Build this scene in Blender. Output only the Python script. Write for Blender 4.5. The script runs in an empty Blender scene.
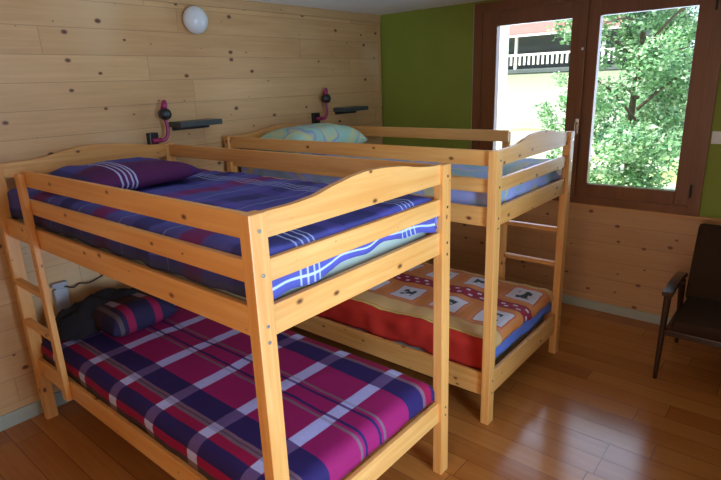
import bpy, bmesh, math, random
from mathutils import Vector, noise, Matrix
random.seed(7)
PI = math.pi
C = bpy.context.scene.collection
SC = bpy.context.scene

# ---------------------------------------------------------------- camera, world, sun, exposure
cd = bpy.data.cameras.new('camera'); cam = bpy.data.objects.new('camera', cd); C.objects.link(cam)
yaw, pit, rol = math.radians(49.4138), math.radians(-16.3929), math.radians(-2.1805)
fwd = Vector((math.sin(yaw)*math.cos(pit), math.cos(yaw)*math.cos(pit), math.sin(pit)))
rt = Vector((math.cos(yaw), -math.sin(yaw), 0)); up = rt.cross(fwd)
R_ = rt*math.cos(rol) + up*math.sin(rol); U_ = -rt*math.sin(rol) + up*math.cos(rol)
M = Matrix((R_, U_, -fwd)).transposed().to_4x4(); M.translation = Vector((-.8205, -3.2189, 1.7791))
cam.matrix_world = M
cd.sensor_fit = 'HORIZONTAL'; cd.sensor_width = 36; cd.lens = 531.86/721*36; cd.clip_start = .02; cd.clip_end = 300
SC.camera = cam

w = bpy.data.worlds.new('sky'); SC.world = w; w.use_nodes = True
bg = w.node_tree.nodes['Background']; bg.inputs[0].default_value = (.70, .86, 1, 1); bg.inputs[1].default_value = 2.2
sd = bpy.data.lights.new('sun', 'SUN'); sd.energy = 14; sd.angle = math.radians(.6); sd.color = (1, .94, .85)
sun = bpy.data.objects.new('sun', sd); C.objects.link(sun)
sun.rotation_euler = Vector((.42, -.40, -.80)).to_track_quat('-Z', 'Y').to_euler()
def area(name, loc, direction, sx, sy, power, col):
    l = bpy.data.lights.new(name, 'AREA'); l.shape = 'RECTANGLE'; l.size = sx; l.size_y = sy; l.energy = power; l.color = col
    o = bpy.data.objects.new(name, l); C.objects.link(o); o.location = loc
    o.rotation_euler = Vector(direction).to_track_quat('-Z', 'Y').to_euler(); return o
# daylight through the right window, plus two added lights out of view
area('added_front_light', (.40, -4.04, 1.12), (0.22, 1, .10), .95, 1.9, 112, (.52, .71, 1))  # added cool light for the foot boards, outside a made-up door
area('added_warm_fill', (-2.45, -3.05, 1.25), (1, .15, .05), .9, 1.7, 22, (1, .58, .28))  # added warm fill for the left-facing sides, outside a made-up doorway
a_ = area('daylight_right_window', (3.66, -1.84, 1.75), (-1, 0, .35), 1.6, 1.3, 32, (.58, .68, 1))

SC.view_settings.view_transform = 'Standard'; SC.view_settings.look = 'None'
SC.view_settings.gamma = 1; SC.view_settings.use_curve_mapping = False
SC.view_settings.exposure = 0.0

# ---------------------------------------------------------------- node helpers
class NT:
    def __init__(s, name, rough=.5, spec=.5):
        s.m = bpy.data.materials.new(name); s.m.use_nodes = True; s.t = s.m.node_tree; s.b = s.t.nodes['Principled BSDF']
        s.b.inputs['Roughness'].default_value = rough; s.b.inputs['Specular IOR Level'].default_value = spec
    def n(s, k): return s.t.nodes.new(k)
    def put(s, sock, v):
        if v is None: return
        if hasattr(v, 'is_output'): s.t.links.new(v, sock)
        elif isinstance(v, (tuple, list)):
            sock.default_value = (*v, 1) if len(v) == 3 and len(sock.default_value) == 4 else v
        else: sock.default_value = v
    def m2(s, op, a, b=0., c=None):
        x = s.n('ShaderNodeMath'); x.operation = op; s.put(x.inputs[0], a); s.put(x.inputs[1], b)
        if c is not None: s.put(x.inputs[2], c)
        return x.outputs[0]
    def mix(s, f, a, b, mode='MIX'):
        x = s.n('ShaderNodeMix'); x.data_type = 'RGBA'; x.blend_type = mode
        s.put(x.inputs[0], f); s.put(x.inputs[6], a); s.put(x.inputs[7], b); return x.outputs[2]
    def vec(s, a, b, c=0.):
        x = s.n('ShaderNodeCombineXYZ'); s.put(x.inputs[0], a); s.put(x.inputs[1], b); s.put(x.inputs[2], c); return x.outputs[0]
    def obj(s, which='Object'):
        x = s.n('ShaderNodeTexCoord'); y = s.n('ShaderNodeSeparateXYZ'); s.t.links.new(x.outputs[which], y.inputs[0]); s.co = x.outputs[which]
        return y.outputs[0], y.outputs[1], y.outputs[2]
    def noise(s, v, sc, det=3, rough=.5, dist=0):
        x = s.n('ShaderNodeTexNoise'); s.put(x.inputs['Vector'], v); x.inputs['Scale'].default_value = sc
        x.inputs['Detail'].default_value = det; x.inputs['Roughness'].default_value = rough; x.inputs['Distortion'].default_value = dist
        return x.outputs[0]
    def white(s, v):
        x = s.n('ShaderNodeTexWhiteNoise'); x.noise_dimensions = '3D'; s.put(x.inputs['Vector'], v); return x.outputs[0]
    def ramp(s, f, stops, const=False):
        x = s.n('ShaderNodeValToRGB'); s.put(x.inputs[0], f); r = x.color_ramp
        r.interpolation = 'CONSTANT' if const else 'LINEAR'
        while len(r.elements) < len(stops): r.elements.new(1)
        for e, (p, c) in zip(r.elements, stops): e.position = p; e.color = (*c, 1) if len(c) == 3 else c
        return x.outputs[0]
    def sm(s, x, lo, hi):
        k = s.n('ShaderNodeMapRange'); k.interpolation_type = 'SMOOTHSTEP'; s.put(k.inputs[0], x)
        k.inputs[1].default_value = lo; k.inputs[2].default_value = hi; return k.outputs[0]
    def band(s, x, c, h, soft=.002):   # 1 inside |x-c|<h
        return s.m2('SUBTRACT', 1, s.sm(s.m2('ABSOLUTE', s.m2('SUBTRACT', x, c)), h-soft, h+soft))
    def bump(s, h, st=.3, dist=.01):
        x = s.n('ShaderNodeBump'); x.inputs[0].default_value = st; x.inputs[1].default_value = dist; s.put(x.inputs['Height'], h)
        s.t.links.new(x.outputs[0], s.b.inputs['Normal'])
    def col(s, c): s.put(s.b.inputs['Base Color'], c); return s.m

def plain(name, c, rough=.5, metal=0., spec=.5, var=.12, sc=9):
    t = NT(name, rough, spec); t.b.inputs['Metallic'].default_value = metal; t.obj()
    f = t.noise(t.co, sc, 3)
    d = tuple(x*(1-var) for x in c); l = tuple(min(1, x*(1+var)) for x in c)
    return t.col(t.mix(f, d, l))

def planks(name, a, b, pw, blen, dark, light, knot, seam=(.12, .05, .02), rough=.45, seamw=.018, kn=.11, knots=True, off=0., varamt=1., bumpst=.35, worn=None, seamk=.8):
    """boards running along axis a and stacked along axis b"""
    t = NT(name, rough); co = t.obj(); A, B = co[a], co[b]
    r = t.m2('DIVIDE', t.m2('ADD', B, off), pw); row = t.m2('FLOOR', r); fr = t.m2('SUBTRACT', r, row)
    sh = t.m2('MULTIPLY', t.white(t.vec(row, 3.1)), blen)
    c = t.m2('DIVIDE', t.m2('ADD', A, sh), blen); cl = t.m2('FLOOR', c); fc = t.m2('SUBTRACT', c, cl)
    rnd = t.white(t.vec(row, cl, 5.)); rnd2 = t.white(t.vec(cl, row, 9.))
    g = t.noise(t.vec(t.m2('MULTIPLY', A, 1.3), t.m2('MULTIPLY', B, 26), t.m2('MULTIPLY', rnd, 40)), 1.6, 5, .6, .6)
    g2 = t.noise(t.vec(t.m2('MULTIPLY', A, 1.0), t.m2('MULTIPLY', B, 5), t.m2('MULTIPLY', rnd2, 40)), 1.3, 3)
    f = t.m2('ADD', t.m2('MULTIPLY', g, .55), t.m2('ADD', t.m2('MULTIPLY', t.m2('SUBTRACT', rnd, .5), .45*varamt), t.m2('MULTIPLY', g2, .4)))
    col = t.ramp(f, [(.15, dark), (.85, light)])
    if worn: col = t.mix(t.sm(t.noise(t.co, .9, 2), .48, .68), col, worn)
    if knots:
        v = t.n('ShaderNodeTexVoronoi'); v.voronoi_dimensions = '2D'; v.inputs['Scale'].default_value = 1
        t.put(v.inputs['Vector'], t.vec(t.m2('MULTIPLY', A, 5.5), t.m2('MULTIPLY', B, 8.)))
        sp = t.n('ShaderNodeSeparateColor'); t.t.links.new(v.outputs['Color'], sp.inputs[0])
        size = t.m2('MULTIPLY', t.sm(sp.outputs[0], .45, .95), kn)
        k = t.m2('SUBTRACT', 1, t.m2('DIVIDE', v.outputs['Distance'], t.m2('ADD', size, .001)))
        col = t.mix(t.sm(k, -.35, .3), col, tuple(.55*x+.45*y for x, y in zip(knot, dark)))
        col = t.mix(t.sm(k, -.05, .55), col, knot)
    e = t.m2('MINIMUM', fr, t.m2('SUBTRACT', 1, fr)); e2 = t.m2('MULTIPLY', t.m2('MINIMUM', fc, t.m2('SUBTRACT', 1, fc)), blen/pw)
    ed = t.m2('MINIMUM', e, e2); s = t.m2('SUBTRACT', 1, t.sm(ed, seamw*.4, seamw*1.5))
    col = t.mix(t.m2('MULTIPLY', s, seamk), col, seam)
    t.bump(t.m2('SUBTRACT', t.m2('MULTIPLY', g, .08), s), bumpst, .004)
    return t.col(col)

def timber(name, ax, dark, light, knot=(.13, .05, .02), rough=.38, kn=.085, fine=30):
    t = NT(name, rough); co = list(t.obj()); A = co[ax]; rest = [co[i] for i in range(3) if i != ax]
    oi = t.n('ShaderNodeObjectInfo').outputs['Random']; q = t.m2('MULTIPLY', oi, 7)
    g = t.noise(t.vec(t.m2('ADD', t.m2('MULTIPLY', A, 1.4), q), t.m2('MULTIPLY', rest[0], fine), t.m2('MULTIPLY', rest[1], fine)), 1.3, 4, .55, .8)
    g2 = t.noise(t.vec(t.m2('ADD', A, q), t.m2('MULTIPLY', rest[0], 4), t.m2('MULTIPLY', rest[1], 4)), 1.5, 2)
    col = t.ramp(t.m2('ADD', t.m2('MULTIPLY', g, .6), t.m2('MULTIPLY', g2, .4)), [(.25, dark), (.75, light)])
    v = t.n('ShaderNodeTexVoronoi'); v.voronoi_dimensions = '2D'; v.inputs['Scale'].default_value = 1
    t.put(v.inputs['Vector'], t.vec(t.m2('ADD', t.m2('MULTIPLY', A, 6), q), t.m2('MULTIPLY', t.m2('ADD', rest[0], rest[1]), 10)))
    sp = t.n('ShaderNodeSeparateColor'); t.t.links.new(v.outputs['Color'], sp.inputs[0])
    size = t.m2('MULTIPLY', t.sm(sp.outputs[0], .42, .95), kn)
    k = t.m2('SUBTRACT', 1, t.m2('DIVIDE', v.outputs['Distance'], t.m2('ADD', size, .001)))
    col = t.mix(t.sm(k, -.6, .3), col, tuple(.6*x+.4*y for x, y in zip(dark, knot)))
    col = t.mix(t.sm(k, 0, .6), col, knot)
    t.bump(g, .08, .003)
    return t.col(col)

# ---------------------------------------------------------------- mesh helpers
def bx(bm, x0, x1, y0, y1, z0, z1, bev=0.):
    r = bmesh.ops.create_cube(bm, size=1)
    for v in r['verts']:
        v.co = Vector((x0+(v.co.x+.5)*(x1-x0), y0+(v.co.y+.5)*(y1-y0), z0+(v.co.z+.5)*(z1-z0)))
    if bev > 0:
        es = list({e for v in r['verts'] for e in v.link_edges})
        bmesh.ops.bevel(bm, geom=es, offset=bev, segments=2, affect='EDGES', profile=.6)
def prism(bm, pts, axis, d0, d1):
    """closed outline pts (2-D) extruded along axis"""
    def P(p, d):
        return {0: (d, p[0], p[1]), 1: (p[0], d, p[1]), 2: (p[0], p[1], d)}[axis]
    a = [bm.verts.new(P(p, d0)) for p in pts]; b = [bm.verts.new(P(p, d1)) for p in pts]
    bm.faces.new(a); bm.faces.new(b[::-1]); n = len(pts)
    for i in range(n): bm.faces.new((a[i], b[i], b[(i+1) % n], a[(i+1) % n]))
    bmesh.ops.recalc_face_normals(bm, faces=bm.faces[:])
def tube(bm, pts, rad, seg=12, cap=True):
    pts = [Vector(p) for p in pts]; rad = rad if isinstance(rad, (list, tuple)) else [rad]*len(pts)
    rings = []; prev = None
    for i, p in enumerate(pts):
        d = (pts[min(i+1, len(pts)-1)] - pts[max(i-1, 0)]).normalized()
        if prev is None: prev = d.orthogonal().normalized()
        u = (prev - d*prev.dot(d)).normalized(); v = d.cross(u); prev = u
        rings.append([bm.verts.new(p + (u*math.cos(2*PI*k/seg) + v*math.sin(2*PI*k/seg))*rad[i]) for k in range(seg)])
    for a, b in zip(rings, rings[1:]):
        for k in range(seg): bm.faces.new((a[k], a[(k+1) % seg], b[(k+1) % seg], b[k]))
    if cap: bm.faces.new(rings[0][::-1]); bm.faces.new(rings[-1])
def smoothpath(pts, n=6):
    P = [Vector(p) for p in pts]; out = []
    for i in range(len(P)-1):
        p0, p1, p2, p3 = P[max(i-1, 0)], P[i], P[i+1], P[min(i+2, len(P)-1)]
        for k in range(n):
            t = k/n; out.append(.5*((2*p1)+(p2-p0)*t+(2*p0-5*p1+4*p2-p3)*t*t+(3*p1-p0-3*p2+p3)*t**3))
    return out+[P[-1]]
def ob(name, bm, mat, parent=None, smooth=False):
    me = bpy.data.meshes.new(name); bm.to_mesh(me); bm.free()
    if smooth:
        for p in me.polygons: p.use_smooth = True
    for m in (mat if isinstance(mat, (list, tuple)) else [mat]): me.materials.append(m)
    o = bpy.data.objects.new(name, me); C.objects.link(o)
    if parent: o.parent = parent
    return o
def box(name, d, mat, parent=None, bev=0.):
    bm = bmesh.new(); bx(bm, *d, bev); return ob(name, bm, mat, parent)
def boxes(name, ds, mat, parent=None, bev=0.):
    bm = bmesh.new()
    for d in ds: bx(bm, *d, bev)
    return ob(name, bm, mat, parent)
def tag(o, label, cat, group=None, kind=None):
    o['label'] = label; o['category'] = cat
    if group: o['group'] = group
    if kind: o['kind'] = kind
    return o
def empty(name, loc=(0, 0, 0), rz=0):
    o = bpy.data.objects.new(name, None); C.objects.link(o); o.location = loc; o.rotation_euler = (0, 0, rz); o.empty_display_size = .1; return o
def struct(o): o['kind'] = 'structure'; return o
def solid(o, th, off=1):
    m = o.modifiers.new('solid', 'SOLIDIFY'); m.thickness = th; m.offset = off; return o
def copy_tree(o, parent=None):
    c = o.copy(); C.objects.link(c); c.parent = parent
    for ch in list(o.children): copy_tree(ch, c)
    return c

# ---------------------------------------------------------------- materials
PINE_D, PINE_L = (.67, .24, .04), (.89, .50, .17)
M_wood = [timber('pine_x', 0, PINE_D, PINE_L), timber('pine_y', 1, PINE_D, PINE_L), timber('pine_z', 2, PINE_D, PINE_L)]
M_wallX = planks('spruce_planks_back', 0, 2, .1435, 1.9, (.52, .28, .11), (.78, .50, .235), (.14, .05, .03), off=.02, seamk=.42, seamw=.012, varamt=.5, bumpst=.15, kn=.10, worn=(.72, .50, .28))
M_wallY = planks('spruce_planks_side', 1, 2, .1435, 1.7, (.46, .22, .09), (.70, .40, .18), (.17, .06, .03), off=.02, seamk=.45, seamw=.012, varamt=.5, bumpst=.15, kn=.10)
M_floor = planks('oak_strip_floor', 1, 0, .134, 1.15, (.33, .10, .02), (.52, .20, .045), (.1, .04, .02), seam=(.10, .03, .01), rough=.17, seamw=.014, knots=False, off=.06, bumpst=.08)
M_floor.node_tree.nodes['Principled BSDF'].inputs['Specular IOR Level'].default_value = .40
M_green = plain('olive_green_paint', (.24, .29, .035), .7, var=.10, sc=4)
M_ceil = plain('white_ceiling_paint', (.90, .90, .90), .8, var=.04, sc=2)
M_base = plain('sage_painted_skirting', (.42, .44, .36), .5)
M_frame = timber('stained_window_timber_z', 2, (.15, .052, .014), (.25, .09, .03), rough=.35, kn=.0)
M_frameY = timber('stained_window_timber_y', 1, (.15, .052, .014), (.25, .09, .03), rough=.35, kn=.0)
M_trimX = timber('spruce_trim', 0, (.46, .26, .11), (.66, .42, .20), kn=.06)
M_trimY = timber('spruce_trim_side', 1, (.50, .22, .07), (.68, .36, .14), kn=.05)
M_trimZ = timber('spruce_trim_upright', 2, (.50, .30, .11), (.66, .42, .2), kn=.05)
M_white = plain('white_plastic', (.78, .78, .78), .35, var=.03)
M_steel = plain('zinc_steel', (.75, .75, .76), .25, metal=1., var=.06)
M_black = plain('black_plastic', (.018, .018, .02), .35)
M_magenta = plain('magenta_lacquer', (.36, .02, .12), .28, var=.08)
M_slate = plain('dark_slate_laminate', (.055, .075, .075), .35)
M_globe = plain('opal_glass', (.74, .76, .78), .22, var=.03)
M_brown = plain('dark_brown_upholstery', (.040, .019, .009), .85, spec=.2, var=.25, sc=40)
M_darkwood = timber('dark_varnished_wood', 0, (.03, .013, .008), (.06, .028, .016), rough=.22, kn=.01)
M_matt = plain('pale_green_mattress_ticking', (.42, .47, .40), .9, var=.1)
M_darkcloth = plain('dark_brown_blanket', (.010, .006, .008), .95, var=.3, sc=14)
M_blue = plain('cornflower_blue_sheet', (.13, .20, .62), .8, var=.15)

def weave(t, sc=420): t.bump(t.noise(t.co, sc, 1), .12, .001)
def uvc(t):
    x = t.n('ShaderNodeUVMap'); y = t.n('ShaderNodeSeparateXYZ'); t.t.links.new(x.outputs[0], y.inputs[0]); t.obj(); return y.outputs[0], y.outputs[1]

def plaid_maroon():
    t = NT('maroon_and_navy_check_cloth', .78, .25); u, v = uvc(t)
    MG, NV, RD, TP, OL = (.34, .010, .12), (.028, .014, .105), (.34, .006, .06), (.22, .11, .16), (.07, .04, .035)
    S = [(-1, OL), (-.008, RD), (.030, NV), (.06, NV), (.105, RD), (.148, TP), (.158, (.10, .055, .10)), (.166, TP), (.178, NV), (.285, MG), (.452, TP), (.470, MG), (.482, NV), (.494, MG),
         (.570, NV), (.582, MG), (.592, TP), (.610, MG), (.772, NV), (.878, TP), (.90, RD), (.945, NV), (1.01, RD), (1.07, OL)]
    # the same threads where the pale weft crosses them
    W = {MG: (.52, .50, .88), RD: (.56, .54, .84), NV: (.15, .085, .24), TP: (.42, .37, .60), OL: (.24, .14, .12)}
    f = lambda x: (x+.4)/1.8
    c1 = t.ramp(t.m2('DIVIDE', t.m2('ADD', u, .4), 1.8), [(max(0, f(p)), c) for p, c in S], True)
    c2 = t.ramp(t.m2('DIVIDE', t.m2('ADD', u, .4), 1.8), [(max(0, f(p)), W.get(c, (.33, .28, .5))) for p, c in S], True)
    r = t.m2('MODULO', t.m2('ADD', v, 9.54+.16-.006), .318)
    band = t.band(r, .159, .032)
    col = t.mix(band, c1, c2)
    col = t.mix(t.m2('MULTIPLY', t.noise(t.co, 60, 2), .2), col, (.02, .01, .03)); weave(t)
    return t.col(col)

def plaid_blue(name='blue_check_cloth', pil=False):
    t = NT(name, .8, .25); u, v = uvc(t)
    BL, NV = (.075, .075, .34), (.025, .025, .12)
    col = t.mix(t.noise(t.vec(0, t.m2('MULTIPLY', v, 1), 0), 9, 2), (.045, .05, .24), (.12, .12, .46))
    for c, h in ((-.53, .07), (-1.13, .055), (-1.76, .065)): col = t.mix(t.m2('MULTIPLY', t.band(v, c, h, .015), .85), col, (.20, .02, .12))
    for c in (-.82, -1.45, -2.02): col = t.mix(t.m2('MULTIPLY', t.band(v, c, .05, .01), .7), col, NV)
    for c, h in ((.40, .035), (.66, .035)): col = t.mix(t.m2('MULTIPLY', t.band(u, c, h, .005), .35), col, (.13, .10, .50))
    for c in (.215, .24, .265, .287, .75, .78, .805, .83): col = t.mix(t.m2('MULTIPLY', t.band(u, c, .0035, .001), .75), col, (.50, .60, .85))
    for c in (-.64, -.95, -1.30, -1.60, -2.10, -2.115): col = t.mix(t.m2('MULTIPLY', t.band(v, c, .004, .001), .5), col, (.32, .42, .70))
    for c, h in ((-.11, .03), (-.045, .012)): col = t.mix(t.m2('MULTIPLY', t.band(u, c, h, .004), .7), col, NV)
    if not pil:
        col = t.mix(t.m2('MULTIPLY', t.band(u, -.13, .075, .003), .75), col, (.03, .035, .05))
        col = t.mix(t.m2('MULTIPLY', t.band(v, -2.180, .004, .002), .8), col, (.62, .72, .90))
    weave(t); return t.col(col)

def patch_orange():
    t = NT('orange_cloth_with_white_squares', .8, .25); u, v = uvc(t)   # world x, world y
    wob = t.m2('MULTIPLY', t.m2('SUBTRACT', t.noise(t.co, 5, 2), .5), .03)
    u = t.m2('ADD', u, wob); v = t.m2('ADD', v, wob)
    col = t.mix(t.noise(t.co, 7, 3), (.58, .14, .03), (.75, .30, .08))
    cream = (.72, .43, .17)
    col = t.mix(t.band(u, 1.615, .055), col, cream)
    col = t.mix(t.m2('MULTIPLY', t.band(u, 1.68, .012), .8), col, (.65, .22, .10))
    col = t.mix(t.m2('MULTIPLY', t.band(u, 2.42, .055), 1), col, cream)
    row = t.m2('SUBTRACT', t.m2('MODULO', t.m2('ADD', v, 9.0+.01), .30), .15)   # 0 at v = .14+.3k
    rr = t.m2('ABSOLUTE', row)
    for c in (1.805, 2.225):
        du = t.m2('ABSOLUTE', t.m2('SUBTRACT', u, c)); mx = t.m2('MAXIMUM', du, rr)
        col = t.mix(t.sm(mx, .119, .115), col, (.68, .24, .09)); col = t.mix(t.sm(mx, .100, .096), col, (.60, .12, .04))
        col = t.mix(t.sm(mx, .092, .088), col, (.68, .62, .66))
        mo = t.m2('MULTIPLY', t.sm(mx, .046, .042), t.sm(t.noise(t.co, 22, 1), .44, .50))
        col = t.mix(mo, col, (.05, .07, .08))
    col = t.mix(t.band(u, 2.015, .058), col, (.34, .025, .05))
    for c, ph in ((1.99, 0.), (2.04, .04)):
        dash = t.m2('LESS_THAN', t.m2('MODULO', t.m2('ADD', v, 9+ph), .08), .028)
        col = t.mix(t.m2('MULTIPLY', t.band(u, c, .009), dash), col, (.75, .62, .68))
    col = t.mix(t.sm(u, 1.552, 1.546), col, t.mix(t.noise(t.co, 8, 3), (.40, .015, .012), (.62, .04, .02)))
    col = t.mix(t.band(u, 1.548, .006), col, (.66, .50, .14))
    weave(t); return t.col(col)

def pastel(name, a, b, c, d, sc=3.2):
    t = NT(name, .8, .25); t.obj(); f = t.noise(t.co, sc, 1, .3, 1.2)
    col = t.ramp(f, [(.30, a), (.40, b), (.47, c), (.50, a), (.56, d), (.63, b), (.72, a)])
    weave(t); return t.col(col)
M_plaid = plaid_maroon(); M_bluep = plaid_blue(); M_orange = patch_orange()
M_pastel = pastel('mint_and_yellow_print_cloth', (.40, .62, .50), (.62, .62, .30), (.25, .36, .62), (.36, .60, .48))
M_teal = pastel('pale_blue_and_teal_print_cloth', (.34, .40, .72), (.28, .45, .52), (.60, .52, .28), (.40, .42, .80), 2.2)

# ---------------------------------------------------------------- room shell
XW, ZC, XL, YF = 3.314, 2.368, -2.0, -3.8
T = .30
struct(box('floor', (XL-T, XW+T, YF-T, T, -.12, 0), M_floor))
struct(box('ceiling', (XL-T, XW+T, YF-T, T, ZC, ZC+.15), M_ceil))
struct(box('wall_back', (XL-T, XW+T, 0, T, 0, ZC), M_wallX))

# right wall with its window opening (y -2.70..-0.975, z .835..2.345)
WY0, WY1, WZ0, WZ1 = -2.70, -.975, .835, 2.352
def holed(name, axis, p0, p1, a0, a1, h0, h1, z0, z1, mat):
    ds = []
    for aa, bb, zz, yy in ((a0, h0, 0, ZC), (h1, a1, 0, ZC), (h0, h1, 0, z0), (h0, h1, z1, ZC)):
        ds.append((p0, p1, aa, bb, zz, yy) if axis == 0 else (aa, bb, p0, p1, zz, yy))
    return struct(boxes(name, ds, mat))
holed('wall_right', 0, XW, XW+T, YF-T, 0, WY0, WY1, WZ0, WZ1, M_green)
holed('wall_front', 1, YF-T, YF, XL-T, XW, -.10, .90, .06, 2.12, M_green)  # opening made for the added door and its light
holed('wall_left', 0, XL-T, XL, YF, 0, -3.5, -2.6, 0.0, 2.05, M_wallY)  # unseen doorway added to let in the warm fill
struct(box('trim_1', (XW-.014, XW, YF, 0, 0, .815), M_wallY))
struct(box('trim_2', (XW-.030, XW, YF, 0, .815, .835), M_trimY, bev=.003))
struct(box('trim_3', (XL, XW, -.018, 0, 2.305, ZC), M_trimX, bev=.002))
struct(box('trim_4', (XW-.022, XW-.014, -.022, 0, .835, 2.305), M_trimZ))
struct(box('baseboard_back', (XL, XW-.03, -.014, 0, 0, .085), M_base, bev=.002))
struct(box('baseboard_right', (XW-.028, XW-.014, YF, 0, 0, .07), M_base, bev=.002))

# glass
t = NT('window_glass'); t.t.nodes.remove(t.b)
fr = t.n('ShaderNodeFresnel'); fr.inputs[0].default_value = 1.45; tr = t.n('ShaderNodeBsdfTransparent'); gl = t.n('ShaderNodeBsdfGlossy'); gl.inputs['Roughness'].default_value = .01
tr.inputs[0].default_value = (.95, .98, .97, 1)
ms = t.n('ShaderNodeMixShader'); t.t.links.new(fr.outputs[0], ms.inputs[0]); t.t.links.new(tr.outputs[0], ms.inputs[1]); t.t.links.new(gl.outputs[0], ms.inputs[2])
t.t.links.new(ms.outputs[0], t.t.nodes['Material Output'].inputs[0]); M_glass = t.m

def ring(bm, axis, p0, p1, a0, a1, z0, z1, wl, wr, wb, wt, bev=.003):
    for aa, bb, zz, yy in ((a0, a0+wl, z0, z1), (a1-wr, a1, z0, z1), (a0+wl, a1-wr, z0, z0+wb), (a0+wl, a1-wr, z1-wt, z1)):
        d = (p0, p1, aa, bb, zz, yy) if axis == 0 else (aa, bb, p0, p1, zz, yy)
        bx(bm, *d, bev)
win = struct(empty('window_1', (XW, (WY0+WY1)/2, WZ0)))
def wob(name, bm, mat, par, loc=None):
    o = ob(name, bm, mat, par); o.matrix_parent_inverse = Matrix.Translation(-Vector(loc if loc else (XW, (WY0+WY1)/2, WZ0))); return o
bm = bmesh.new(); ring(bm, 0, XW-.012, XW+.10, WY0, WY1, WZ0, WZ1, .075, .075, .06, .07); wob('window_frame', bm, M_frame, win)
for s, (a, b, wl, wr) in enumerate(((WY0+.066, -1.856, .095, .094), (-1.848, WY1-.066, .092, .132))):
    bm = bmesh.new(); ring(bm, 0, XW-.002 if s else XW, XW+.062, a, b, WZ0+.052, WZ1-.062, wl, wr, .10, .118, .005); f = wob('sash', bm, M_frame, win)
    bm = bmesh.new(); bx(bm, XW+.050, XW+.056, a+wl-.008, b-wr+.008, WZ0+.146, WZ1-.172); g = ob('glass_pane', bm, M_glass, f)
bm = bmesh.new(); bx(bm, XW-.022, XW-.002, -1.872, -1.832, WZ0+.055, WZ1-.065, .004); wob('cover_strip', bm, M_frame, win)
bm = bmesh.new(); bx(bm, XW-.028, XW-.020, -1.865, -1.840, 1.36, 1.47, .003); tube(bm, [(XW-.025, -1.853, 1.44), (XW-.06, -1.853, 1.44)], .008)
tube(bm, smoothpath([(XW-.06, -1.853, 1.45), (XW-.063, -1.854, 1.40), (XW-.055, -1.856, 1.35)]), .009); h = wob('window_handle', bm, M_steel, win); h['label'] = 'silver window handle'
for z in (WZ0+.12, WZ1-.22):
    bm = bmesh.new(); tube(bm, [(XW-.014, WY0+.066, z), (XW-.014, WY0+.066, z+.09)], .008); wob('hinge', bm, M_black, win)
for z in (2.30, 1.95):
    bm = bmesh.new(); bx(bm, XW-.03, XW-.02, -1.86, -1.845, z, z+.018, .002); wob('striker', bm, M_white, win)
bm = bmesh.new(); bx(bm, XW-.004, XW+.004, WY1, WY1+.006, WZ0, WZ1); wob('sealing_bead', bm, M_white, win)

w2 = struct(empty('added_door_1', (.4, YF, .06)))  # unseen glazed door with step, added to let light onto the beds
def dob(n, bm, m, par):
    o = ob(n, bm, m, par)
    if par is w2: o.matrix_parent_inverse = Matrix.Translation((-.4, -YF, -.06))
    return o
bm = bmesh.new(); ring(bm, 1, YF-.12, YF-.01, -.10, .90, .06, 2.12, .045, .045, .03, .05); dob('door_frame', bm, M_frame, w2)
bm = bmesh.new(); ring(bm, 1, YF-.10, YF-.04, -.055, .855, .09, 2.07, .07, .07, .09, .07); lf = dob('door_leaf', bm, M_frame, w2)
bm = bmesh.new(); bx(bm, .01, .79, YF-.072, YF-.066, .175, 2.005); dob('glass_pane', bm, M_glass, lf)
bm = bmesh.new(); bx(bm, -.03, -.005, YF-.04, YF-.03, .98, 1.12, .003); tube(bm, [(-.018, YF-.035, 1.08), (-.018, YF+.02, 1.08), (.10, YF+.02, 1.08)], .009); dob('door_handle', bm, M_steel, lf)
struct(box('doorstep', (-.2, 1.0, YF-T-.6, YF-T, -.12, .0), M_ceil)); bpy.data.objects['doorstep'].name = 'trim_5'

sw = empty('light_switch', (XW, -2.748, 1.36))
o = box('switch_plate', (-.010, 0, -.040, .040, -.040, .040), M_white, sw, .003); o = box('rocker', (-.015, -.009, -.024, .024, -.026, .026), M_white, sw, .002)
tag(sw, 'small white square light switch on the green wall right of the window', 'light switch')

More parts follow.
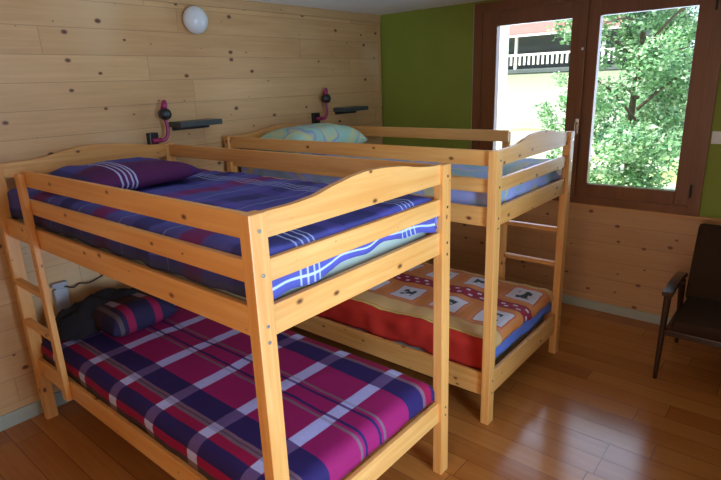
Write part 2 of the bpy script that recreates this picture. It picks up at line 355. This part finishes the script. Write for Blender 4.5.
# ---------------------------------------------------------------- bunk beds
H, W, L, S_, T_ = 1.4595, 1.0276, 2.0588, .0614, .0456
def curved(bm, y0, y1):
    n = 36; top = []; x0, x1 = S_, W-S_
    zs = [(0, 1.4565), (.12, 1.4565), (.22, 1.463), (.33, 1.483), (.43, 1.497), (.5, 1.502), (.6, 1.5), (.72, 1.490), (.85, 1.470), (.93, 1.462), (1, 1.460)]
    for i in range(n+1):
        s = i/n
        for (a, za), (b, zb) in zip(zs, zs[1:]):
            if a <= s <= b:
                k = (s-a)/(b-a); k = k*k*(3-2*k)*.35+k*.65; top.append((x0+(x1-x0)*s, za+(zb-za)*k)); break
    prism(bm, [(x0, 1.383)]+top+[(x1, 1.383)], 1, y0, y1)
def bunk(name, lowz, ladder, label):
    """x 0..W, head at y=0, foot at y=-L.  ladder = ('near','head') or ('far','foot')"""
    r = empty(name); X = M_wood[0]; Y = M_wood[1]; Z = M_wood[2]
    lz0, lz1 = lowz
    for (px, py) in ((0, -T_), (W-S_, -T_), (0, -L), (W-S_, -L)):
        p = box('post', (px, px+S_, py, py+T_, 0, H), Z, r, .004)
        if py < -1:
            for z in (1.412, 1.286, 1.135, 1.085, lz1-.03, lz0+.03):
                bm = bmesh.new(); xx = px+S_*.5; tube(bm, [(xx, py-.0035, z), (xx, py+.004, z)], [.0058, .0066], 10); ob('bolt', bm, M_steel, p)
    for nm, y0 in (('headboard', -T_+.012), ('footboard', -L+.014)):
        bm = bmesh.new(); curved(bm, y0, y0+.022); ob(nm, bm, X, r)
        box('end_guard_rail', (S_, W-S_, y0, y0+.022, 1.254, 1.321), X, r, .004)
        box('end_rail', (S_, W-S_, y0, y0+.022, 1.088, 1.183), X, r, .004)
        box('lower_end_rail', (S_, W-S_, y0, y0+.022, lz0, lz1), X, r, .004)
    for side in (0, 1):
        a, b = (.020, .042) if side == 0 else (W-.042, W-.020)
        box('side_rail', (a, b, -L+T_, -T_, 1.088, 1.183), Y, r, .004)
        box('lower_side_rail', (a, b, -L+T_, -T_, lz0, lz1), Y, r, .004)
        g0, g1 = -L+T_, -T_
        if ladder == 'near' and side == 0: g1 = -.405
        if ladder == 'far' and side == 1: g0 = -L+.405
        box('guard_rail', (a, b, g0, g1, 1.254, 1.321), Y, r, .004)
        box('guard_rail', (a, b, g0, g1, 1.383, 1.4565), Y, r, .004)
        if (ladder == 'near' and side == 0) or (ladder == 'far' and side == 1):
            ux = (-.008, .0198) if side == 0 else (W-.0198, W+.008)
            uy = (-.455, -.405) if side == 0 else (-L+.405, -L+.455)
            box('ladder_upright', (*ux, *uy, lz0, 1.445), Z, r, .004)
            ry = (-.405, -T_) if side == 0 else (-L+T_, -L+.405)
            for z in (.60, .83):
                box('rung', (min(ux[0], a)+.004 if side == 0 else ux[0]-.012, (ux[1]+.012 if side == 0 else ux[1]-.002), ry[0], ry[1], z, z+.028), Y, r, .006)
    for z in (lz0+.035, 1.11):     # slatted bases under the mattresses
        bm = bmesh.new()
        for k in range(13): bx(bm, .044, W-.044, -.15-k*.145, -.08-k*.145, z, z+.016)
        for q in (.043, W-.066): bx(bm, q, q+.023, -L+.06, -.06, z-.022, z)
        ob('slatted_base', bm, X, r)
    tag(r, label, 'bunk bed', 'pine bunk beds'); return r
b1 = bunk('bunk_bed', (.284, .384), 'near', 'pine bunk bed in front with purple checked bedding below and blue above')
b1.location = (0, -.067, 0); b1.rotation_euler.z = math.radians(.3085)
b2 = bunk('bunk_bed', (.155, .285), 'far', 'pine bunk bed standing nearer the window, orange patterned cover on its lower bunk')
b2.location = (1.442, -.060, 0); b2.rotation_euler.z = math.radians(.21)

# ---------------------------------------------------------------- bedding
def cloth(x0, x1, y0, y1, z, r, dl, dr, df, dh, amp=.006, seed=0, step=.022, puff=.0, hem=None, uvoff=(0, 0), dz=None):
    """draped cover; dl,dr,df,dh = hanging length left(x0), right, foot(y0), head(y1)"""
    bm = bmesh.new(); uvl = bm.loops.layers.uv.new('UVMap')
    def axis(a, b, da, db):
        s = []; L0 = (b-r)-(a+r); aa = a+r-(PI*r/2+max(0, da-r) if da > 0 else r*.0+r); bb = b-r+(PI*r/2+max(0, db-r) if db > 0 else r)
        n = int((bb-aa)/step)+1
        return [aa+(bb-aa)*i/n for i in range(n+1)]
    def prof(u, a, b, da, db):
        if u < a+r and da > 0:
            s = a+r-u
            if s < PI*r/2: return a+r-r*math.sin(s/r), r*(1-math.cos(s/r))
            return a, r+s-PI*r/2
        if u > b-r and db > 0:
            s = u-(b-r)
            if s < PI*r/2: return b-r+r*math.sin(s/r), r*(1-math.cos(s/r))
            return b, r+s-PI*r/2
        return u, 0
    us = axis(x0, x1, dl, dr); vs = axis(y0, y1, df, dh); grid = []
    for u in us:
        col = []
        for v in vs:
            x, ax = prof(u, x0, x1, dl, dr); y, ay = prof(v, y0, y1, df, dh)
            if hem and ay > 0: ay *= hem(u)
            d = (ax**4+ay**4)**.25
            n1 = noise.noise(Vector((x*4+seed, y*4, seed))); n2 = noise.noise(Vector((x*13+seed, y*13, ay*9+seed)))
            nz = (n1*1.2+n2*.6)*amp + puff*max(0, 1-((x-(x0+x1)/2)/((x1-x0)/2))**2)*max(0, 1-((y-(y0+y1)/2)/((y1-y0)/2))**4)
            fold = noise.noise(Vector((v*9+seed, u*9, 3)))*amp*1.4*min(1, d/.05)
            co = Vector((x, y, z-d+nz + (dz(x, y) if dz else 0)))
            if ax > r*.6: co.x += (fold if x < (x0+x1)/2 else fold)
            if ay > r*.6: co.y += fold*1.3 if hem else fold
            col.append((bm.verts.new(co), u, v))
        grid.append(col)
    for i in range(len(us)-1):
        for j in range(len(vs)-1):
            q = [grid[i][j], grid[i+1][j], grid[i+1][j+1], grid[i][j+1]]
            f = bm.faces.new([k[0] for k in q])
            for lp, k in zip(f.loops, q): lp[uvl].uv = (k[1]+uvoff[0], k[2]+uvoff[1])
    return bm
def coverlet(name, bm, mat, label, cat='bedspread', th=.007):
    o = ob(name, bm, mat, None, True); solid(o, th, -1); return tag(o, label, cat)
def mattress(x0, x1, y0, y1, z0, z1, label):
    o = box('mattress', (x0, x1, y0, y1, z0, z1), M_matt, None, .03)
    for p in o.data.polygons: p.use_smooth = True
    return tag(o, label, 'mattress', 'mattresses on the bunks')
mattress(.062, .965, -2.045, -.125, .345, .462, 'mattress under the purple check cover on the lower bunk in front')
mattress(.062, .965, -2.060, -.125, 1.130, 1.300, 'pale green mattress showing under the blue cover, front upper bunk')
mattress(1.530, 2.425, -2.030, -.125, .210, .400, 'mattress under the orange cover on the lower bunk by the window')
mattress(1.535, 2.425, -2.030, -.125, 1.130, 1.265, 'mattress under the pale cover on the upper bunk by the window')
coverlet('bedspread', cloth(.048, .975, -2.085, -.12, .492, .055, .115, .09, .095, 0, .006, 1, puff=.012), M_plaid, 'maroon, navy and lavender check bedspread on the lower bunk in front')
hemf = lambda u: .97+.13*math.cos((u-.12)*2*PI/.92) + .05*math.sin(u*27)
coverlet('bedspread', cloth(.050, .976, -2.088, -.12, 1.338,   .035, .150, .13, .135, 0, .011, 5, puff=.006, hem=hemf), M_bluep, 'blue check bedspread with thin white stripes on the front upper bunk')
coverlet('bedspread', cloth(1.512, 2.440, -2.078, -.12, .452, .05, .180, .10, .066, 0, .014, 9, puff=.024), M_orange, 'orange and red bedspread with white squares on the lower bunk by the window')
coverlet('bedspread', cloth(1.515, 2.440, -2.070, -.12, 1.292, .035, .135, .09, .125, 0, .008, 13, puff=.014), M_teal, 'pale blue and teal patterned bedspread on the upper bunk by the window')
# blue sheet showing at the foot of the orange bed
bm = cloth(1.525, 2.432, -2.060, -1.93, .405, .04, .09, .08, .11, 0, .009, 21)
coverlet('bed_sheet', bm, M_blue, 'cornflower blue sheet showing at the foot of the orange covered bunk', 'sheet', .004)

def pillow(name, c, sx, sy, h, rz, mat, label, seed=0, tilt=0.):
    bm = bmesh.new(); uvl = bm.loops.layers.uv.new('UVMap'); n = 30; R = {}
    for s in (1, -1):
        for i in range(n+1):
            for j in range(n+1):
                u, v = -1+2*i/n, -1+2*j/n
                edge = i in (0, n) or j in (0, n)
                if edge and s == -1: continue
                k = (max(0, 1-u**4)*max(0, 1-v**4))**.55
                pin = 1-.06*(1-abs(v)**2)*abs(u)**6-.0
                x = u*sx/2*(1-.05*(1-v*v)*abs(u)**3); y = v*sy/2*(1-.06*(1-u*u)*abs(v)**3)
                z = s*k*h*(.62 if s > 0 else .38)
                nn = noise.noise(Vector((x*7+seed, y*7, s*2+seed)))*.014 + noise.noise(Vector((x*20+seed, y*20, s)))*.004
                R[(s, i, j)] = bm.verts.new((x, y, z+nn*k))
                if edge: R[(-s, i, j)] = R[(s, i, j)]
    for s in (1, -1):
        for i in range(n):
            for j in range(n):
                q = [(i, j), (i+1, j), (i+1, j+1), (i, j+1)]
                if s < 0: q = q[::-1]
                f = bm.faces.new([R[(s, a, b)] for a, b in q])
                for lp, (a, b) in zip(f.loops, q): lp[uvl].uv = (c[0]+(-1+2*a/n)*sx/2, c[1]+(-1+2*b/n)*sy/2)
    o = ob(name, bm, mat, None, True); o.location = c; o.rotation_euler = (tilt, 0, rz)
    return tag(o, label, 'pillow', 'pillows on the bunks')

def pil_blue():
    t = NT('blue_and_magenta_pillow_cloth', .8, .25); u, v = uvc(t)
    col = t.mix(t.noise(t.vec(0, v, 0), 8, 2), (.04, .045, .22), (.10, .09, .36))
    col = t.mix(t.m2('MULTIPLY', t.sm(v, -.66, -.70), .9), col, (.10, .012, .065))
    col = t.mix(t.m2('MULTIPLY', t.band(v, -.80, .012), .6), col, (.06, .02, .14))
    for c in (.275, .30, .325, .345): col = t.mix(t.m2('MULTIPLY', t.band(u, c, .0045, .0015), .8), col, (.50, .55, .85))
    col = t.mix(t.m2('MULTIPLY', t.band(u, .66, .03, .004), .6), col, (.05, .02, .14))
    col = t.mix(t.m2('MULTIPLY', t.band(u, .12, .04, .004), .6), col, (.03, .03, .12))
    weave(t); return t.col(col)
def pil_check():
    t = NT('maroon_check_pillow_cloth', .8, .25); u, v = uvc(t)
    col = t.mix(t.sm(v, -.40, -.405), (.05, .02, .028), (.022, .014, .05))
    for c in (.37, .53):
        m = t.band(u, c, .022, .002)
        col = t.mix(m, col, t.mix(t.sm(v, -.40, -.405), (.34, .28, .38), (.26, .010, .06)))
    col = t.mix(t.m2('MULTIPLY', t.band(u, .31, .012, .003), .7), col, (.14, .09, .09))
    weave(t); return t.col(col)
pillow('pillow', (.395, -.655, 1.385), .60, .50, .115, .04, pil_blue(), 'blue and magenta striped pillow on the front upper bunk', 2)
pillow('pillow', (1.93, -.43, 1.375), .74, .46, .21, -.03, M_pastel, 'mint green pillow with yellow and blue pattern on the upper bunk by the window', 6)
pillow('pillow', (.455, -.38, .555), .40, .34, .16, .05, pil_check(), 'dark maroon check pillow on the lower bunk in front', 11)
# dark blanket bundled against the wall behind that pillow
bm = bmesh.new(); n = 26
G = []
for i in range(n+1):
    row = []
    for j in range(n+1):
        a = PI*i/n; s = j/n
        rr = .075+.02*noise.noise(Vector((i*.3, j*.35, 2))); e = math.sin(PI*min(1, max(0, s)))**.25 if 0 < s < 1 else 0.
        row.append(bm.verts.new((.09+.62*s, -.235-math.cos(a)*rr*1.25*e*(1.5-.7*s)+.02*noise.noise(Vector((j*.2, 5, 1))), .512+math.sin(a)*rr*2.2*e)))
    G.append(row)
for i in range(n):
    for j in range(n): bm.faces.new((G[i][j], G[i+1][j], G[i+1][j+1], G[i][j+1]))
bmesh.ops.remove_doubles(bm, verts=bm.verts[:], dist=.0005); bmesh.ops.recalc_face_normals(bm, faces=bm.faces[:])
# (kept as one folded blanket roll)
bl = ob('blanket', bm, M_darkcloth, None, True); tag(bl, 'dark brown blanket rolled against the wall on the lower front bunk', 'blanket')

# ---------------------------------------------------------------- wall things
gl_ = empty('wall_lamp', (1.340, 0, 2.210))
bm = bmesh.new(); tube(bm, [(0, 0, 0), (0, -.022, 0)], [.072, .072], 28); o = ob('wall_base', bm, M_white, gl_)
bm = bmesh.new(); tube(bm, [(0, -.018, 0), (0, -.030, 0), (0, -.050, 0), (0, -.070, 0), (0, -.086, 0), (0, -.097, 0), (0, -.101, 0)], [.082, .086, .083, .072, .053, .028, .004], 32); ob('glass_shade', bm, M_globe, gl_, True)
tag(gl_, 'round white opal glass lamp high on the wooden wall', 'wall lamp')

def shelf(x0, x1, label):
    r = empty('wall_shelf', (x0, 0, 1.556)); w_ = x1-x0
    box('shelf_board', (0, w_, -.145, 0, -.004, .030), M_slate, r, .003)
    box('wall_batten', (.02, w_-.02, -.018, 0, -.028, -.004), M_black, r)
    tag(r, label, 'shelf', 'dark bedside shelves on the wooden wall'); return r
shelf(1.072, 1.385, 'small dark slate wall shelf above the front bunk, left of the two')
shelf(2.640, 2.945, 'small dark slate wall shelf above the pillow of the bunk by the window')

def reading_lamp():
    r = empty('reading_lamp')
    bm = bmesh.new(); bx(bm, -.030, .030, -.045, 0, -.045, .040, .006); tube(bm, [(0, -.03, -.055), (0, -.062, -.055)], .018, 16); ob('wall_mount', bm, M_black, r)
    bm = bmesh.new(); tube(bm, smoothpath([(.012, -.045, -.008), (.035, -.065, -.010), (.060, -.075, -.002), (.078, -.078, .035), (.080, -.075, .085), (.072, -.07, .125)]), .0115, 12); ob('curved_arm', bm, M_magenta, r, True)
    bm = bmesh.new(); tube(bm, [(-.022, -.060, -.008), (.032, -.060, -.008)], .015, 14); ob('pivot', bm, M_magenta, r, True)
    bm = bmesh.new(); tube(bm, [(.066, -.045, .150), (.068, -.062, .150), (.070, -.090, .149), (.070, -.108, .149)], [.022, .034, .036, .033], 22); h_ = ob('lamp_head', bm, M_black, r, True)
    bm = bmesh.new(); tube(bm, [(.070, -.1085, .149), (.070, -.111, .149)], [.020, .018], 20); ob('lens', bm, M_slate, h_, True)
    bm = bmesh.new(); tube(bm, [(.072, -.076, .180), (.080, -.074, .205), (.086, -.072, .228), (.088, -.072, .236)], [.020, .019, .014, .005], 16); ob('shade_cap', bm, M_magenta, r, True)
    bm = bmesh.new(); tube(bm, smoothpath([(-.005, -.02, -.045), (-.004, -.03, -.075), (-.016, -.028, -.098)]), .003, 8); ob('cable', bm, M_black, r, True)
    return r
l1 = reading_lamp(); l1.location = (.935, 0, 1.490); tag(l1, 'magenta gooseneck reading lamp with black head above the front upper bunk', 'reading lamp', 'magenta reading lamps on the wooden wall')
l2 = copy_tree(l1); l2.location = (2.400, 0, 1.520); l2['label'] = 'magenta gooseneck reading lamp above the mint pillow by the window'

# pale fitting on the wall of the lower bunk
r = empty('power_socket', (.235, 0, .66))
bm = bmesh.new(); bx(bm, -.038, .038, -.035, 0, -.085, .050, .008); M_grey = plain('pale_grey_plastic', (.40, .42, .48), .45); ob('socket_box', bm, M_grey, r)
bm = bmesh.new(); bx(bm, -.044, .040, -.042, 0, .062, .088, .007); bx(bm, -.026, .026, -.03, 0, .048, .064, .003); ob('plug', bm, M_grey, r)
bm = bmesh.new(); tube(bm, smoothpath([(.02, -.035, .06), (.07, -.03, .035), (.11, -.018, .045), (.17, -.012, .03), (.26, -.012, .055), (.38, -.012, .10)]), .004, 8); ob('cable', bm, M_black, r, True)
tag(r, 'pale grey power fitting with dark cable on the wall behind the lower front bunk', 'power socket')

# small knotted white tie hanging inside the foot of the right bunk
bm = bmesh.new(); tube(bm, smoothpath([(2.36, -2.085, 1.215), (2.345, -2.085, 1.235), (2.33, -2.083, 1.252), (2.32, -2.081, 1.245)]), [.010]*4+[.014]*4+[.018]*6+[.012]*4+[.008], 10)
tag(ob('cloth_tie', bm, M_white, None, True), 'small white knotted cloth end at the window-side corner of the right upper bunk', 'cloth')

# ---------------------------------------------------------------- armchair (runs out of the picture on the right)
ch = empty('armchair', (2.46, -2.68, 0), 0)
def leg(x, y, xt, yt, z, nm='leg'):
    bm = bmesh.new(); tube(bm, smoothpath([(x, y, 0), (x*.5+xt*.5, y*.5+yt*.5, z*.5), (xt, yt, z)], 5), [.012+.009*k/10 for k in range(11)], 12); return ob(nm, bm, M_darkwood, ch, True)
leg(.02, -.02, .035, -.03, .565); leg(.02, -.66, .035, -.65, .565)
leg(.60, -.03, .47, -.03, .50); leg(.60, -.65, .47, -.65, .50)
for y in (-.03, -.65):
    bm = bmesh.new(); n = 14
    pts = [(0+.46*k/n, .565+.012*math.sin(PI*k/n)-.012*(k/n)**3) for k in range(n+1)]
    outline = pts+[(x, z-.026) for x, z in pts[::-1]]
    prism(bm, outline, 1, y-.028, y+.028); bmesh.ops.bevel(bm, geom=bm.edges[:], offset=.004, segments=1, affect='EDGES'); ob('armrest', bm, M_darkwood, ch)
boxes('seat_frame', [(.03, .50, -.06, -.035, .29, .325), (.03, .50, -.645, -.62, .29, .325), (.02, .045, -.645, -.035, .29, .325), (.48, .505, -.645, -.035, .29, .325)], M_darkwood, ch, .003)
o = box('seat', (.015, .53, -.61, -.07, .322, .40), M_brown, ch, .022)
for p in o.data.polygons: p.use_smooth = True
bm = bmesh.new(); bx(bm, -.045, .045, -.62, -.055, 0, .50, .028)
th_ = math.radians(20)
for v in bm.verts:
    x, z = v.co.x, v.co.z; v.co.x = .50+x*math.cos(th_)+z*math.sin(th_); v.co.z = .36-x*math.sin(th_)+z*math.cos(th_)
o = ob('backrest', bm, M_brown, ch)
for p in o.data.polygons: p.use_smooth = True
tag(ch, 'dark brown upholstered armchair with dark wooden arms under the window', 'armchair')

# ---------------------------------------------------------------- outdoors
t = NT('sunlit_gravel_and_grass', .95); t.obj(); t.col(t.mix(t.sm(t.noise(t.co, .5, 3), .45, .6), (.62, .60, .50), (.30, .40, .14)))
struct(box('ground', (XW+T, 60, -40, 40, -.5, -.35), t.m))
def leafmat(name, a, b):
    t = NT(name, .45); t.obj(); c = t.ramp(t.white(t.vec(*[t.m2('FLOOR', t.m2('MULTIPLY', q, 14)) for q in t.obj()])), [(0, a), (.55, b), (.8, b), (1, (.80, .90, .72))]); t.col(c)  # near-white end of the ramp paints bright highlights onto some leaves
    tl = t.n('ShaderNodeBsdfTranslucent'); t.t.links.new(c, tl.inputs[0]); ad = t.n('ShaderNodeMixShader'); ad.inputs[0].default_value = .4
    t.t.links.new(t.b.outputs[0], ad.inputs[1]); t.t.links.new(tl.outputs[0], ad.inputs[2]); t.t.links.new(ad.outputs[0], t.t.nodes['Material Output'].inputs[0]); return t.m
M_leaf = leafmat('tree_leaves', (.03, .12, .06), (.24, .46, .22))
M_bark = plain('grey_brown_bark', (.10, .07, .05), .9, var=.3)
def tree(name, x, y, h, rad, n, ls, label, seed, squash=1., low=.25):
    rnd = random.Random(seed); r = empty(name, (x, y, -.35))
    bm = bmesh.new(); tips = []
    tube(bm, smoothpath([(0, 0, 0), (.06*h, .03*h, h*.3), (-.02*h, 0, h*.6), (0, .02*h, h*.85)], 4), [.014*h*(1-.06*k) for k in range(13)], 10)
    for k in range(14):
        a = k*2.4; z0 = h*(.25+.5*k/14); q = Vector((math.cos(a)*rad*.8, math.sin(a)*rad*.8, z0+h*.18*rnd.random()))
        tube(bm, smoothpath([(0, 0, z0), q*.5+Vector((0, 0, z0*.5+.1)), q], 3), [.006*h*(1-.13*j) for j in range(7)], 7)
    ob('trunk', bm, M_bark, r, True)
    bm = bmesh.new(); cl = []
    for k in range(70):
        a = rnd.random()*2*PI; e = rnd.random(); zz = h*(low+(1-low)*e); f = math.sqrt(max(.05, 1-((e-.45)/.6)**2))*rad*squash
        q = rnd.random()**.5; cl.append((Vector((math.cos(a)*f*q, math.sin(a)*f*q, zz)), .26*rad*(.6+.7*rnd.random())))
    for k in range(n):
        c, cr = cl[rnd.randrange(len(cl))]
        d = Vector((rnd.gauss(0, 1), rnd.gauss(0, 1), rnd.gauss(0, 1))).normalized()*cr*(.55+.5*rnd.random()); p = c+d
        u = Vector((rnd.gauss(0, 1), rnd.gauss(0, 1), rnd.gauss(0, .6))).normalized()
        w_ = u.cross(d.normalized()+Vector((0, 0, .6))).normalized(); s = ls*(.6+.8*rnd.random())
        bm.faces.new([bm.verts.new(v) for v in (p-u*s, p+w_*s*.45, p+u*s, p-w_*s*.45)])
    ob('foliage', bm, M_leaf, r); tag(r, label, 'tree', 'leafy trees outside the window'); return r
tree('deciduous_tree', 8.6, -1.0, 4.9, 1.15, 22000, .045, 'tall leafy green tree filling the right window pane', 1, low=.03)
tree('deciduous_tree', 11.5, .98, 2.15, .75, 3500, .045, 'low pale bush seen through the left window pane below the balcony', 3, low=.05)
tree('deciduous_tree', 15.6, .15, 6.4, 1.5, 13000, .07, 'darker tree standing behind the tall tree, towards the window centre post', 4, low=.05)
tree('deciduous_tree', 12.5, -1.85, 5.6, 1.15, 9000, .06, 'darker tree standing behind the tall tree, towards the outer right frame', 5, low=.05)

# chalet beyond, seen in the left pane
M_roof = plain('dusty_red_roof_tiles', (.30, .11, .10), .8, sc=3)
M_dark = planks('weathered_chalet_boards', 1, 2, .2, 3., (.05, .07, .08), (.12, .14, .15), (.03, .03, .03), knots=False, rough=.8)
M_plaster = plain('white_rendered_wall', (.85, .82, .78), .9, var=.04)
hs = empty('chalet', (22, 7.5, -.35))
def hb(n, ds, m, lab=None):
    o = boxes(n, [(a-22, b-22, c-7.5, d-7.5, e+.35, f+.35) for a, b, c, d, e, f in ds], m, hs); return o
hb('upper_wall', [(22, 28, 2.5, 14, 1.9, 3.6)], M_dark); hb('ground_floor', [(22, 28, 2.5, 14, -.35, 1.9)], M_plaster)
bm = bmesh.new(); prism(bm, [(20.6-22, 3.36+.35), (25-22, 6.0+.35), (29.4-22, 3.36+.35), (29.4-22, 3.46+.35), (25-22, 6.12+.35), (20.6-22, 3.44+.35)], 1, 2-7.5, 14.6-7.5); ob('roof', bm, M_roof, hs)
hb('fascia', [(20.55, 20.6, 2, 14.6, 3.32, 3.40)], M_plaster); hb('balcony', [(20.8, 22, 2.5, 14, 1.95, 2.10)], M_dark)
rl = hb('railing', [(20.8, 20.87, 2.5, 14, 2.60, 2.68)], M_plaster)
bm = bmesh.new()
for k in range(60): bx(bm, 20.82-22, 20.85-22, 2.6+k*.19-7.5, 2.68+k*.19-7.5, 2.60, 2.98)
ob('balusters', bm, M_plaster, rl)
for y in (3.2, 6.6, 10): hb('balcony_post', [(20.85, 20.95, y, y+.10, 2.0, 3.35)], M_plaster)
tag(hs, 'dark timber chalet with dusty red roof and pale balcony railing seen through the left pane', 'house')
o = box('outbuilding_wall', (6.0, 6.12, .04, 3.2, -.35, 3.2), M_plaster); struct(o); o.name = 'wall_outside'
